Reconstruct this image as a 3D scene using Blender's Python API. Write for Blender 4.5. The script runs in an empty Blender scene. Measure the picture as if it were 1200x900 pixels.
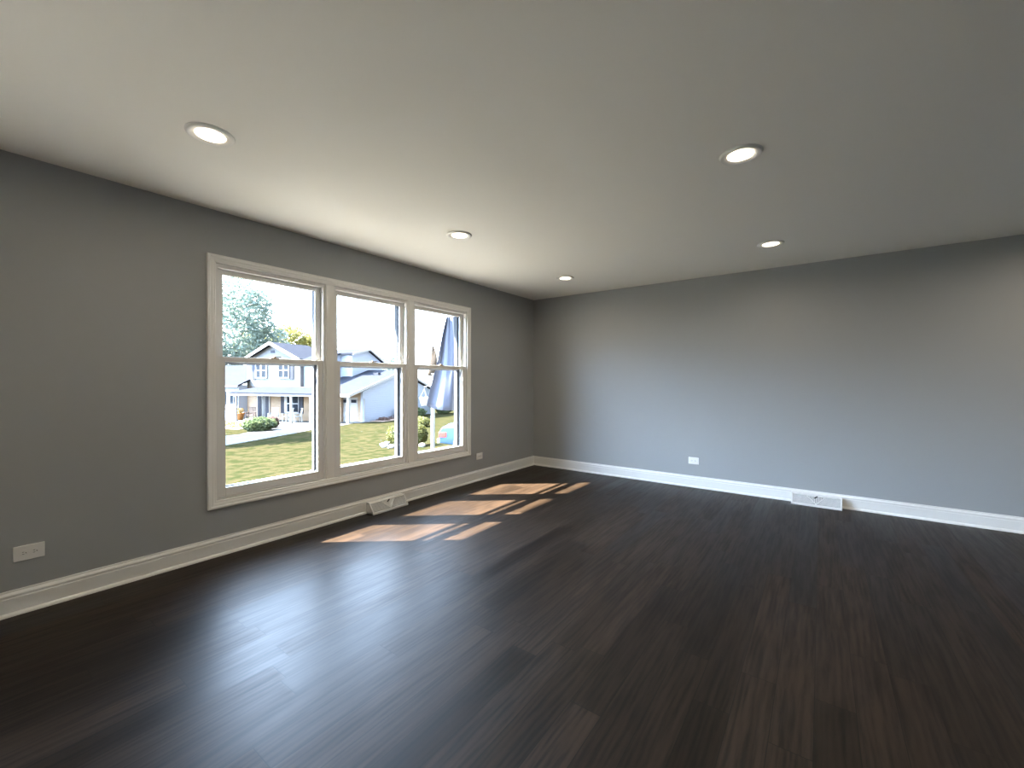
import bpy, bmesh, math, random
from mathutils import Vector, Matrix, noise
random.seed(7)
S = bpy.context.scene
COL = S.collection
R = math.radians

# ------------------------------------------------------------------ camera, sky, sun, exposure
cam_d = bpy.data.cameras.new('camera')
cam = bpy.data.objects.new('camera', cam_d)
COL.objects.link(cam)
S.camera = cam
cam_d.sensor_fit = 'HORIZONTAL'
cam_d.sensor_width = 36.0
cam_d.lens = 493.77 / 1200 * 36.0
cam_d.clip_start = 0.05
cam_d.clip_end = 500
cam.location = (3.443, -5.2394, 1.2384)
yaw, pit, rol = 0.632374, -0.0066231, 0.00099936
fw = Vector((-math.sin(yaw) * math.cos(pit), math.cos(yaw) * math.cos(pit), math.sin(pit)))
r0 = Vector((math.cos(yaw), math.sin(yaw), 0))
u0 = r0.cross(fw)
rr = r0 * math.cos(rol) + u0 * math.sin(rol)
uu = u0 * math.cos(rol) - r0 * math.sin(rol)
cam.rotation_euler = Matrix((rr, uu, -fw)).transposed().to_euler()

S.view_settings.view_transform = 'Standard'
S.view_settings.look = 'None'
S.view_settings.gamma = 1.0
S.view_settings.use_curve_mapping = False
S.view_settings.exposure = 1.38
S.cycles.use_denoising = True
S.cycles.max_bounces = 12
S.cycles.diffuse_bounces = 6
S.cycles.transparent_max_bounces = 16

SUN_DIR = Vector((0.77, 0.63, -1.0)).normalized()      # the way the light travels
SUN_POWER = 56.0
SKY_HORIZON = (4.0, 4.2, 4.5)
SKY_SUNWARD = (13.5, 17.5, 24.0)
SKY_AWAY = (0.9, 1.05, 1.3)
LAMP_POWER = 1.8

sd = bpy.data.lights.new('sun', 'SUN')
sd.energy = SUN_POWER
sd.angle = R(0.53)
sd.color = (1.0, 0.93, 0.82)
sun = bpy.data.objects.new('sun', sd)
COL.objects.link(sun)
sun.rotation_euler = SUN_DIR.to_track_quat('-Z', 'Y').to_euler()
sun.location = (-20, -16, 26)


def N(nt, kind, **kw):
    n = nt.nodes.new(kind)
    for k, v in kw.items():
        if hasattr(n, k):
            setattr(n, k, v)
        else:
            n.inputs[k.replace('_', ' ')].default_value = v
    return n


def math_node(nt, op, a, b=None, clamp=False):
    n = nt.nodes.new('ShaderNodeMath')
    n.operation = op
    n.use_clamp = clamp
    for i, v in enumerate((a, b)):
        if v is None:
            continue
        if isinstance(v, (int, float)):
            n.inputs[i].default_value = v
        else:
            nt.links.new(v, n.inputs[i])
    return n.outputs[0]


def maprange(nt, v, a, b, c=0.0, d=1.0, smooth=True):
    n = nt.nodes.new('ShaderNodeMapRange')
    n.interpolation_type = 'SMOOTHSTEP' if smooth else 'LINEAR'
    nt.links.new(v, n.inputs[0])
    for i, x in enumerate((a, b, c, d)):
        n.inputs[i + 1].default_value = x
    return n.outputs[0]


def mixc(nt, f, a, b, blend='MIX'):
    n = nt.nodes.new('ShaderNodeMix')
    n.data_type = 'RGBA'
    n.blend_type = blend
    for i, v in ((0, f), (6, a), (7, b)):
        if isinstance(v, (int, float)):
            n.inputs[i].default_value = v
        elif isinstance(v, tuple):
            n.inputs[i].default_value = (v[0], v[1], v[2], 1)
        else:
            nt.links.new(v, n.inputs[i])
    return n.outputs[2]


# hazy summer sky: white towards the horizon, brighter on the sun's side
world = bpy.data.worlds.new('sky')
S.world = world
world.use_nodes = True
wt = world.node_tree
wt.nodes.clear()
tc = wt.nodes.new('ShaderNodeTexCoord')
dotn = wt.nodes.new('ShaderNodeVectorMath')
dotn.operation = 'DOT_PRODUCT'
wt.links.new(tc.outputs['Generated'], dotn.inputs[0])
h = Vector((-SUN_DIR.x, -SUN_DIR.y, 0)).normalized()
dotn.inputs[1].default_value = h
sep = wt.nodes.new('ShaderNodeSeparateXYZ')
wt.links.new(tc.outputs['Generated'], sep.inputs[0])
side = maprange(wt, dotn.outputs['Value'], -0.35, 0.75)
body = mixc(wt, side, SKY_AWAY, SKY_SUNWARD)
up = maprange(wt, sep.outputs[2], 0.0, 0.22)
skyc = mixc(wt, up, SKY_HORIZON, body)
low = maprange(wt, sep.outputs[2], -0.10, -0.02)
skyc = mixc(wt, low, (0.35, 0.36, 0.30), skyc)
bg = wt.nodes.new('ShaderNodeBackground')
wt.links.new(skyc, bg.inputs[0])
wo = wt.nodes.new('ShaderNodeOutputWorld')
wt.links.new(bg.outputs[0], wo.inputs[0])


# ------------------------------------------------------------------ materials
def mat(name, col=(0.5, 0.5, 0.5), rough=0.6, metal=0.0, spec=0.5):
    m = bpy.data.materials.new(name)
    m.use_nodes = True
    b = m.node_tree.nodes['Principled BSDF']
    b.inputs['Base Color'].default_value = (*col, 1)
    b.inputs['Roughness'].default_value = rough
    b.inputs['Metallic'].default_value = metal
    b.inputs['Specular IOR Level'].default_value = spec
    return m


def bsdf(m):
    return m.node_tree.nodes['Principled BSDF']


def obj_coord(nt, scale=(1, 1, 1), rot=(0, 0, 0)):
    t = nt.nodes.new('ShaderNodeTexCoord')
    mp = nt.nodes.new('ShaderNodeMapping')
    mp.inputs['Scale'].default_value = scale
    mp.inputs['Rotation'].default_value = rot
    nt.links.new(t.outputs['Object'], mp.inputs[0])
    return mp.outputs[0]


def noise_tex(nt, vec, scale, detail=4.0, rough=0.55):
    n = nt.nodes.new('ShaderNodeTexNoise')
    n.inputs['Scale'].default_value = scale
    n.inputs['Detail'].default_value = detail
    n.inputs['Roughness'].default_value = rough
    nt.links.new(vec, n.inputs['Vector'])
    return n.outputs[0]


def bump(nt, m, height, strength, dist):
    b = nt.nodes.new('ShaderNodeBump')
    b.inputs['Strength'].default_value = strength
    b.inputs['Distance'].default_value = dist
    nt.links.new(height, b.inputs['Height'])
    nt.links.new(b.outputs[0], bsdf(m).inputs['Normal'])


def mottled(name, c1, c2, scale, rough=0.8, bumps=0.0, detail=5.0, spec=0.3, lo=0.35, hi=0.65, dist=0.01):
    m = mat(name, c1, rough, spec=spec)
    nt = m.node_tree
    v = obj_coord(nt)
    f = noise_tex(nt, v, scale, detail)
    c = mixc(nt, maprange(nt, f, lo, hi), c1, c2)
    nt.links.new(c, bsdf(m).inputs['Base Color'])
    if bumps:
        bump(nt, m, f, bumps, dist)
    return m


def wall_paint(name, col, rough):
    m = mat(name, col, rough, spec=0.35)
    nt = m.node_tree
    v = obj_coord(nt)
    f = noise_tex(nt, v, 180, 3)
    bump(nt, m, f, 0.06, 0.002)
    return m


def siding(name, col, pitch=0.15, axis=2, rough=0.7):
    """lap siding: a shallow saw-tooth relief"""
    m = mat(name, col, rough, spec=0.2)
    nt = m.node_tree
    t = nt.nodes.new('ShaderNodeTexCoord')
    s = nt.nodes.new('ShaderNodeSeparateXYZ')
    nt.links.new(t.outputs['Object'], s.inputs[0])
    fr = math_node(nt, 'FRACT', math_node(nt, 'DIVIDE', s.outputs[axis], pitch))
    seam = maprange(nt, fr, 0.0, 0.14)
    c = mixc(nt, seam, tuple(x * 0.72 for x in col), col)
    nt.links.new(c, bsdf(m).inputs['Base Color'])
    bump(nt, m, fr, 0.6, 0.02)
    return m


def shingles(name, c1, c2):
    m = mat(name, c1, 0.9, spec=0.0)
    nt = m.node_tree
    v = obj_coord(nt, (1, 1, 1))
    br = nt.nodes.new('ShaderNodeTexBrick')
    br.inputs['Scale'].default_value = 1.0
    br.inputs['Brick Width'].default_value = 0.33
    br.inputs['Row Height'].default_value = 0.16
    br.inputs['Mortar Size'].default_value = 0.012
    br.inputs['Color1'].default_value = (*c1, 1)
    br.inputs['Color2'].default_value = (*c2, 1)
    br.inputs['Mortar'].default_value = (*[x * 0.6 for x in c1], 1)
    nt.links.new(v, br.inputs['Vector'])
    f = noise_tex(nt, v, 3.0, 5)
    c = mixc(nt, f, br.outputs[0], tuple(x * 1.25 for x in c2))
    nt.links.new(c, bsdf(m).inputs['Base Color'])
    return m


def bricks(name, c1, c2, mortar):
    m = mat(name, c1, 0.9, spec=0.0)
    nt = m.node_tree
    v = obj_coord(nt, (1, 1, 1), (R(90), 0, 0))
    br = nt.nodes.new('ShaderNodeTexBrick')
    br.inputs['Scale'].default_value = 1.0
    br.inputs['Brick Width'].default_value = 0.21
    br.inputs['Row Height'].default_value = 0.075
    br.inputs['Mortar Size'].default_value = 0.009
    br.inputs['Color1'].default_value = (*c1, 1)
    br.inputs['Color2'].default_value = (*c2, 1)
    br.inputs['Mortar'].default_value = (*mortar, 1)
    nt.links.new(v, br.inputs['Vector'])
    nt.links.new(br.outputs[0], bsdf(m).inputs['Base Color'])
    return m


def leaf_mat(name, c1, c2, scale=1.2):
    m = bpy.data.materials.new(name)
    m.use_nodes = True
    nt = m.node_tree
    b = bsdf(m)
    b.inputs['Roughness'].default_value = 0.6
    b.inputs['Specular IOR Level'].default_value = 0.2
    v = obj_coord(nt)
    f = noise_tex(nt, v, scale, 6, 0.7)
    c = mixc(nt, maprange(nt, f, 0.35, 0.65), c1, c2)
    nt.links.new(c, b.inputs['Base Color'])
    tr = nt.nodes.new('ShaderNodeBsdfTranslucent')
    nt.links.new(c, tr.inputs[0])
    mx = nt.nodes.new('ShaderNodeMixShader')
    mx.inputs[0].default_value = 0.4
    nt.links.new(b.outputs[0], mx.inputs[1])
    nt.links.new(tr.outputs[0], mx.inputs[2])
    nt.links.new(mx.outputs[0], nt.nodes['Material Output'].inputs[0])
    return m


def glass_mat():
    m = bpy.data.materials.new('window glass')
    m.use_nodes = True
    nt = m.node_tree
    nt.nodes.clear()
    o = nt.nodes.new('ShaderNodeOutputMaterial')
    t = nt.nodes.new('ShaderNodeBsdfTransparent')
    t.inputs[0].default_value = (0.97, 0.985, 0.98, 1)
    g = nt.nodes.new('ShaderNodeBsdfGlossy')
    g.inputs['Roughness'].default_value = 0.02
    lw = nt.nodes.new('ShaderNodeLayerWeight')
    lw.inputs['Blend'].default_value = 0.5
    p5 = math_node(nt, 'POWER', lw.outputs['Facing'], 5.0)
    fac = math_node(nt, 'ADD', math_node(nt, 'MULTIPLY', p5, 0.6), 0.02)
    mx = nt.nodes.new('ShaderNodeMixShader')
    nt.links.new(fac, mx.inputs[0])
    nt.links.new(t.outputs[0], mx.inputs[1])
    nt.links.new(g.outputs[0], mx.inputs[2])
    nt.links.new(mx.outputs[0], o.inputs[0])
    return m


def emit(name, col, strength):
    m = mat(name, col, 0.5)
    b = bsdf(m)
    b.inputs['Emission Color'].default_value = (*col, 1)
    b.inputs['Emission Strength'].default_value = strength
    return m


def wood_floor():
    m = mat('dark stained oak planks', (0.05, 0.03, 0.02), 0.36, spec=0.16)
    nt = m.node_tree
    b = bsdf(m)
    t = nt.nodes.new('ShaderNodeTexCoord')
    s = nt.nodes.new('ShaderNodeSeparateXYZ')
    nt.links.new(t.outputs['Object'], s.inputs[0])
    x, y = s.outputs[0], s.outputs[1]
    WID, LEN = 0.127, 1.15
    rx = math_node(nt, 'DIVIDE', x, WID)
    row = math_node(nt, 'FLOOR', rx)
    fx = math_node(nt, 'FRACT', rx)
    wn = nt.nodes.new('ShaderNodeTexWhiteNoise')
    wn.noise_dimensions = '1D'
    nt.links.new(row, wn.inputs['W'])
    ry = math_node(nt, 'ADD', math_node(nt, 'DIVIDE', y, LEN), math_node(nt, 'MULTIPLY', wn.outputs[0], 7.3))
    colm = math_node(nt, 'FLOOR', ry)
    fy = math_node(nt, 'FRACT', ry)
    cid = nt.nodes.new('ShaderNodeCombineXYZ')
    nt.links.new(row, cid.inputs[0])
    nt.links.new(colm, cid.inputs[1])
    w2 = nt.nodes.new('ShaderNodeTexWhiteNoise')
    w2.noise_dimensions = '2D'
    nt.links.new(cid.outputs[0], w2.inputs['Vector'])
    tone = w2.outputs['Value']
    # grain: noise stretched along the plank, shifted from plank to plank
    g = nt.nodes.new('ShaderNodeCombineXYZ')
    nt.links.new(math_node(nt, 'MULTIPLY', x, 34.0), g.inputs[0])
    nt.links.new(math_node(nt, 'MULTIPLY', y, 2.6), g.inputs[1])
    nt.links.new(math_node(nt, 'MULTIPLY', tone, 37.0), g.inputs[2])
    grain = noise_tex(nt, g.outputs[0], 1.0, 7, 0.62)
    g2 = nt.nodes.new('ShaderNodeCombineXYZ')
    nt.links.new(math_node(nt, 'MULTIPLY', x, 9.0), g2.inputs[0])
    nt.links.new(math_node(nt, 'MULTIPLY', y, 1.1), g2.inputs[1])
    nt.links.new(math_node(nt, 'MULTIPLY', tone, 19.0), g2.inputs[2])
    cath = nt.nodes.new('ShaderNodeTexWave')
    cath.inputs['Scale'].default_value = 1.4
    cath.inputs['Distortion'].default_value = 9.0
    cath.inputs['Detail'].default_value = 3.0
    nt.links.new(g2.outputs[0], cath.inputs['Vector'])
    dark, mid, lite = FLOOR_COLS
    c = mixc(nt, maprange(nt, grain, 0.36, 0.64), dark, mid)
    c = mixc(nt, math_node(nt, 'MULTIPLY', cath.outputs[1], 0.28), c, lite)
    tn = maprange(nt, tone, 0.0, 1.0, 0.6, 1.45, False)
    mul = nt.nodes.new('ShaderNodeVectorMath')
    mul.operation = 'SCALE'
    nt.links.new(c, mul.inputs[0])
    nt.links.new(tn, mul.inputs['Scale'])
    ex = math_node(nt, 'MINIMUM', fx, math_node(nt, 'SUBTRACT', 1.0, fx))
    ey = math_node(nt, 'MULTIPLY', math_node(nt, 'MINIMUM', fy, math_node(nt, 'SUBTRACT', 1.0, fy)), LEN / WID)
    edge = math_node(nt, 'MINIMUM', ex, ey)
    gap = maprange(nt, edge, 0.004, 0.016)
    c = mixc(nt, gap, (0.004, 0.003, 0.002), mul.outputs[0])
    nt.links.new(c, b.inputs['Base Color'])
    rg = math_node(nt, 'ADD', maprange(nt, grain, 0.3, 0.7, 0.455, 0.395), math_node(nt, 'MULTIPLY', math_node(nt, 'SUBTRACT', tone, 0.5), 0.07))
    nt.links.new(rg, b.inputs['Roughness'])
    hgt = math_node(nt, 'ADD', math_node(nt, 'MULTIPLY', grain, 0.35), math_node(nt, 'MULTIPLY', maprange(nt, edge, 0.0, 0.02), 0.25))
    bump(nt, m, hgt, 0.045, 0.003)
    return m


FLOOR_COLS = ((0.0058, 0.0033, 0.0020), (0.0180, 0.0107, 0.0065), (0.036, 0.022, 0.0125))
M = {}
M['floor'] = wood_floor()
M['wall'] = wall_paint('grey wall paint', (0.35, 0.36, 0.355), 0.55)
M['ceiling'] = wall_paint('flat white ceiling paint', (0.87, 0.845, 0.775), 0.9)
M['trim'] = mat('white semi-gloss trim paint', (0.80, 0.785, 0.74), 0.35)
M['vinyl'] = mat('white vinyl', (0.74, 0.73, 0.70), 0.4)
M['storm'] = mat('grey storm frame metal', (0.045, 0.048, 0.054), 0.7, spec=0.1)
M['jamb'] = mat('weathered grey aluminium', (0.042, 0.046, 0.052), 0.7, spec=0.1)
M['storm_light'] = mat('pale storm rail metal', (0.20, 0.20, 0.20), 0.6, spec=0.2)
M['glass'] = glass_mat()
M['lock'] = mat('bronze lock metal', (0.30, 0.22, 0.15), 0.4, 0.6)
M['dark'] = mat('dark slot', (0.02, 0.02, 0.02), 0.6)
M['plate'] = mat('white outlet plastic', (0.80, 0.79, 0.75), 0.3)
M['register'] = mat('white enamel steel', (0.76, 0.75, 0.72), 0.35)
M['backing'] = mat('shadowed vent screen', (0.22, 0.22, 0.215), 0.7)  # grey carries the shade of the vent recess
M['ring'] = mat('white lamp trim', (0.82, 0.80, 0.75), 0.4)
M['lamp'] = emit('lit lamp diffuser', (1.0, 0.88, 0.70), 2.2)
M['out_white'] = siding('white lap siding', (0.105, 0.105, 0.105))
M['out_blue'] = siding('pale blue lap siding', (0.30, 0.345, 0.43))
M['out_trim'] = mat('white exterior paint', (0.25, 0.25, 0.25), 0.5)
M['roof'] = shingles('grey asphalt shingles', (0.0145, 0.0165, 0.0225), (0.020, 0.022, 0.029))
M['brick'] = bricks('tan brick', (0.20, 0.13, 0.08), (0.26, 0.18, 0.115), (0.26, 0.24, 0.20))
M['out_glass'] = mat('dark window glass', (0.014, 0.018, 0.024), 0.5, spec=0.02)
M['shutter'] = siding('slate shutters', (0.028, 0.031, 0.042), 0.06)
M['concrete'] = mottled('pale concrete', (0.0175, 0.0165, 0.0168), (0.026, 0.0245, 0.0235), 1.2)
M['bounce_patio'] = mottled('tan bounce concrete', (0.095, 0.082, 0.061), (0.115, 0.10, 0.078), 1.5)  # for the unseen slab added to bounce light indoors
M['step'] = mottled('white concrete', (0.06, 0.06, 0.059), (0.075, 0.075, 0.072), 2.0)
M['grass'] = mottled('dry summer lawn', (0.0205, 0.0178, 0.0090), (0.0105, 0.0123, 0.0050), 2.6, 0.95, 0.5, 8.0, 0.0, 0.4, 0.62, 0.05)
M['leaf_blue'] = leaf_mat('blue green leaves', (0.14, 0.185, 0.165), (0.19, 0.235, 0.19), 0.6)
M['leaf_yellow'] = leaf_mat('yellow green leaves', (0.12, 0.12, 0.032), (0.17, 0.16, 0.055), 0.8)
M['leaf_bush'] = leaf_mat('green bush leaves', (0.055, 0.078, 0.036), (0.085, 0.11, 0.05), 2.0)
M['leaf_round'] = leaf_mat('clipped bush leaves', (0.052, 0.056, 0.014), (0.08, 0.08, 0.022), 3.0)
M['leaf_red'] = leaf_mat('dull red leaves', (0.08, 0.048, 0.042), (0.11, 0.07, 0.06), 3.0)
M['flower'] = leaf_mat('yellow and orange flowers', (0.16, 0.10, 0.03), (0.20, 0.16, 0.08), 4.0)
M['bark'] = mottled('bark', (0.06, 0.045, 0.035), (0.10, 0.08, 0.06), 6.0, 0.9, 0.5)
M['chair'] = mat('weathered white chair wood', (0.30, 0.30, 0.29), 0.6)
M['wicker'] = mottled('dark wicker', (0.07, 0.05, 0.045), (0.12, 0.09, 0.08), 20)
M['orange'] = mat('orange planter glaze', (0.28, 0.12, 0.03), 0.5)
M['stone'] = mottled('pale edging stone', (0.13, 0.125, 0.115), (0.19, 0.185, 0.17), 3.0, 0.9, 0.4)
M['edging'] = mottled('reddish edging block', (0.14, 0.09, 0.07), (0.18, 0.13, 0.10), 3.0)
M['carpaint'] = mat('light blue car paint', (0.035, 0.065, 0.105), 0.5, spec=0.05)
M['carglass'] = mat('car glass', (0.03, 0.035, 0.05), 0.1)
M['chrome'] = mat('bright bumper', (0.5, 0.5, 0.5), 0.2, 0.8)
M['tail'] = mat('red tail lamp', (0.35, 0.05, 0.04), 0.2)
M['tyre'] = mat('black rubber', (0.02, 0.02, 0.02), 0.8)
M['planter'] = mat('white planter', (0.5, 0.5, 0.5), 0.5)
M['tan'] = leaf_mat('tan banner cloth', (0.034, 0.022, 0.013), (0.045, 0.031, 0.019), 2.0)
M['pole'] = mat('grey pole metal', (0.25, 0.25, 0.26), 0.4, 0.7)


# ------------------------------------------------------------------ mesh helpers
class MB:
    def __init__(self):
        self.bm = bmesh.new()

    def face(self, pts):
        return self.bm.faces.new([self.bm.verts.new(p) for p in pts])

    def box(self, x0, x1, y0, y1, z0, z1, bev=0.0):
        return self.hexa([(x0, y0, z0), (x1, y0, z0), (x1, y1, z0), (x0, y1, z0),
                          (x0, y0, z1), (x1, y0, z1), (x1, y1, z1), (x0, y1, z1)], bev)

    def hexa(self, p, bev=0.0):
        v = [self.bm.verts.new(q) for q in p]
        fs = [self.bm.faces.new([v[i] for i in f]) for f in
              ((3, 2, 1, 0), (4, 5, 6, 7), (0, 1, 5, 4), (1, 2, 6, 5), (2, 3, 7, 6), (3, 0, 4, 7))]
        if bev:
            es = set(e for f in fs for e in f.edges)
            bmesh.ops.bevel(self.bm, geom=list(es), offset=bev, segments=2, affect='EDGES', profile=0.5)
        return self

    def bar(self, a, b, w, t, upv=(0, 0, 1)):
        """square bar from a to b: w across, t along the up hint"""
        a, b = Vector(a), Vector(b)
        d = (b - a).normalized()
        s = d.cross(Vector(upv))
        if s.length < 1e-4:
            s = d.cross(Vector((1, 0, 0)))
        s.normalize()
        n = s.cross(d)
        s, n = s * w / 2, n * t / 2
        return self.hexa([a - s - n, a + s - n, a + s + n, a - s + n, b - s - n, b + s - n, b + s + n, b - s + n])

    def prism(self, poly, axis, c0, c1):
        """extrude a polygon given in the two other axes along `axis`"""
        def P(p, c):
            q = list(p)
            q.insert(axis, c)
            return q
        a = [self.bm.verts.new(P(p, c0)) for p in poly]
        b = [self.bm.verts.new(P(p, c1)) for p in poly]
        n = len(poly)
        self.bm.faces.new(a)
        self.bm.faces.new(b[::-1])
        for i in range(n):
            self.bm.faces.new([a[i], b[i], b[(i + 1) % n], a[(i + 1) % n]])
        return self

    def tube(self, pts, rad, seg=10):
        pts = [Vector(p) for p in pts]
        if isinstance(rad, (int, float)):
            rad = [rad] * len(pts)
        rings = []
        for i, p in enumerate(pts):
            d = (pts[min(i + 1, len(pts) - 1)] - pts[max(i - 1, 0)]).normalized()
            s = d.cross(Vector((0, 0, 1)))
            if s.length < 1e-3:
                s = Vector((1, 0, 0))
            s.normalize()
            n = s.cross(d)
            rings.append([self.bm.verts.new(p + (s * math.cos(2 * math.pi * k / seg) + n * math.sin(2 * math.pi * k / seg)) * rad[i]) for k in range(seg)])
        for a, b in zip(rings, rings[1:]):
            for k in range(seg):
                self.bm.faces.new([a[k], a[(k + 1) % seg], b[(k + 1) % seg], b[k]])
        self.bm.faces.new(rings[0][::-1])
        self.bm.faces.new(rings[-1])
        return self

    def lathe(self, prof, c=(0, 0, 0), seg=40, axis=2, close=False):
        c = Vector(c)
        rings = []
        for r, z in prof:
            ring = []
            for k in range(seg):
                a = 2 * math.pi * k / seg
                p = [r * math.cos(a), r * math.sin(a)]
                p.insert(axis, z)
                ring.append(self.bm.verts.new(c + Vector(p)))
            rings.append(ring)
        pairs = list(zip(rings, rings[1:]))
        if close:
            pairs.append((rings[-1], rings[0]))
        for a, b in pairs:
            for k in range(seg):
                self.bm.faces.new([a[k], a[(k + 1) % seg], b[(k + 1) % seg], b[k]])
        if not close:
            self.bm.faces.new(rings[0][::-1])
            self.bm.faces.new(rings[-1])
        return self

    def ring(self, x0, x1, y0, y1, z0, z1, wl, wr, wb, wt, bev=0.0):
        """rectangular frame in the y-z plane between x0 and x1"""
        self.box(x0, x1, y0, y0 + wl, z0, z1, bev)
        self.box(x0, x1, y1 - wr, y1, z0, z1, bev)
        self.box(x0, x1, y0 + wl, y1 - wr, z0, z0 + wb, bev)
        self.box(x0, x1, y0 + wl, y1 - wr, z1 - wt, z1, bev)
        return self

    def blob(self, c, rad, sub=3, amp=0.12, freq=2.0, seed=0.0):
        r = bmesh.ops.create_icosphere(self.bm, subdivisions=sub, radius=1.0)
        for v in r['verts']:
            d = v.co.normalized()
            k = 1 + amp * noise.noise(d * freq + Vector((seed, seed * 2, 0)))
            v.co = Vector(c) + Vector((d.x * rad[0], d.y * rad[1], d.z * rad[2])) * k
        return self

    def leaves(self, blobs, n, size, rng, inner=0.55):
        """folded leaf blades scattered through ellipsoid clumps"""
        tot = sum(b[1][0] * b[1][1] * b[1][2] for b in blobs)
        for c, rad in blobs:
            for _ in range(max(4, int(n * rad[0] * rad[1] * rad[2] / tot))):
                d = Vector((rng.gauss(0, 1), rng.gauss(0, 1), rng.gauss(0, 1))).normalized()
                k = inner + (1 - inner) * rng.random() ** 0.5
                k *= 1 + 0.18 * noise.noise(d * 3 + Vector(c) * 0.7)
                p = Vector(c) + Vector((d.x * rad[0], d.y * rad[1], d.z * rad[2])) * k
                a = Vector((rng.gauss(0, 1), rng.gauss(0, 1), rng.gauss(0, 0.6))).normalized()
                b = a.orthogonal().normalized()
                b.rotate(Matrix.Rotation(rng.random() * 6.28, 3, a))
                nrm = a.cross(b)
                s = size * (0.6 + 0.8 * rng.random())
                v = [self.bm.verts.new(q) for q in (p - a * s, p + b * s * .45 + nrm * s * .15, p + a * s, p - b * s * .45 + nrm * s * .15)]
                self.bm.faces.new((v[0], v[1], v[2]))
                self.bm.faces.new((v[0], v[2], v[3]))
        return self

    def build(self, name, material, parent=None, smooth=False, recalc=True):
        if recalc:
            bmesh.ops.recalc_face_normals(self.bm, faces=self.bm.faces)
        me = bpy.data.meshes.new(name)
        self.bm.to_mesh(me)
        self.bm.free()
        me.materials.append(material)
        if smooth:
            for p in me.polygons:
                p.use_smooth = True
        o = bpy.data.objects.new(name, me)
        COL.objects.link(o)
        if parent:
            o.parent = parent
        return o


def thing(name, label, cat, loc=(0, 0, 0), rz=0.0, group=None):
    o = bpy.data.objects.new(name, None)
    o.empty_display_size = 0.2
    COL.objects.link(o)
    o.location = loc
    o.rotation_euler = (0, 0, rz)
    return tag(o, label, cat, group)


def tag(o, label, cat, group=None):
    o['label'] = label
    o['category'] = cat
    if group:
        o['group'] = group
    return o


def struct(o, label=None, cat=None):
    o['kind'] = 'structure'
    if label:
        o['label'] = label
    if cat:
        o['category'] = cat
    return o


def copy_tree(o, parent=None):
    c = o.copy()
    COL.objects.link(c)
    if parent:
        c.parent = parent
    for ch in list(o.children):
        copy_tree(ch, c)
    return c


# ------------------------------------------------------------------ the room
H = 2.44
XR, YF = 7.0, -10.5              # right wall and the wall behind the camera
WT = 0.20                       # thickness of the window wall
U0, U1, Z0, Z1 = -4.077, -1.463, 0.392, 2.072      # clear opening inside the casing

struct(MB().box(-WT, XR + .15, YF - .15, .15, -.25, 0).build('floor', M['floor']),
       'dark brown stained wooden plank floor', 'floor')
struct(MB().box(-WT, XR + .15, YF - .15, .15, H, H + .2).build('ceiling', M['ceiling']),
       'smooth white ceiling with recessed lights', 'ceiling')
b = MB()
W4A, W4B = -8.7, -6.3
b.box(-WT, 0, YF, W4A, 0, H)
b.box(-WT, 0, W4B, U0, 0, H)
b.box(-WT, 0, W4A, W4B, 0, Z0)
b.box(-WT, 0, W4A, W4B, Z1, H)
b.box(-WT, 0, U1, 0, 0, H)
b.box(-WT, 0, U0, U1, 0, Z0)
b.box(-WT, 0, U0, U1, Z1, H)
struct(b.build('wall_left', M['wall']), 'grey painted wall with the triple window', 'wall')
struct(MB().box(-WT, XR + .15, 0, .15, 0, H).build('wall_back', M['wall']), 'plain grey painted wall at the far end', 'wall')
struct(MB().box(XR, XR + .15, YF, 0, 0, H).build('wall_right', M['wall']), 'grey painted wall on the right', 'wall')
struct(MB().box(-WT, XR + .15, YF - .15, YF, 0, H).build('wall_front', M['wall']), 'grey painted wall behind the viewer', 'wall')

# baseboards: shoe, flat board and moulded cap
BP = [(0, 0), (.029, 0), (.028, .008), (.024, .015), (.016, .020), (.016, .092), (.0135, .095), (.0135, .101), (.0165, .103),
      (.0165, .110), (.012, .117), (.008, .122), (.0075, .131), (0, .131)]
b = MB()
b.prism(BP, 1, YF, 0)
struct(b.build('baseboard_left', M['trim']), 'white moulded baseboard under the window', 'baseboard')
b = MB()
b.prism([(-p, z) for p, z in BP], 0, 0.0, XR)
struct(b.build('baseboard_back', M['trim']), 'white moulded baseboard along the far wall', 'baseboard')
b = MB()
b.prism([(XR - p, z) for p, z in BP], 1, YF, 0)
struct(b.build('baseboard_right', M['trim']))
b = MB()
b.prism([(YF + p, z) for p, z in BP], 0, 0.0, XR)
struct(b.build('baseboard_front', M['trim']))

# casing: one moulded picture frame round the three sashes, mitred at the corners
CP = [(0, 0), (0, .019), (.005, .022), (.016, .022), (.020, .017), (.034, .016), (.044, .012), (.050, .012), (.055, .008), (.055, -.004)]
oy0, oy1, oz0, oz1 = U0 - .055, U1 + .055, Z0 - .055, Z1 + .055
b = MB()
loops = []
for o, p in CP:
    loops.append([b.bm.verts.new((p, y, z)) for y, z in ((oy0 + o, oz0 + o), (oy1 - o, oz0 + o), (oy1 - o, oz1 - o), (oy0 + o, oz1 - o))])
for a, c in zip(loops, loops[1:]):
    for k in range(4):
        b.bm.faces.new([a[k], a[(k + 1) % 4], c[(k + 1) % 4], c[k]])
for k in range(4):
    b.bm.faces.new([loops[-1][k], loops[-1][(k + 1) % 4], loops[0][(k + 1) % 4], loops[0][k]])
struct(b.build('trim_1', M['trim']), 'white moulded casing round the triple window', 'trim')

UNIT_W = 0.818
MULL = (U1 - U0 - 3 * UNIT_W) / 2
for i in range(2):
    y0 = U0 + (i + 1) * UNIT_W + i * MULL
    b = MB()
    b.box(-WT, -.004, y0, y0 + MULL, Z0, Z1)
    b.box(-.004, .004, y0 + .006, y0 + MULL - .006, Z0, Z1)
    struct(b.build('trim_%d' % (i + 2), M['trim']), 'white mullion post between window sashes', 'trim')

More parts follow.
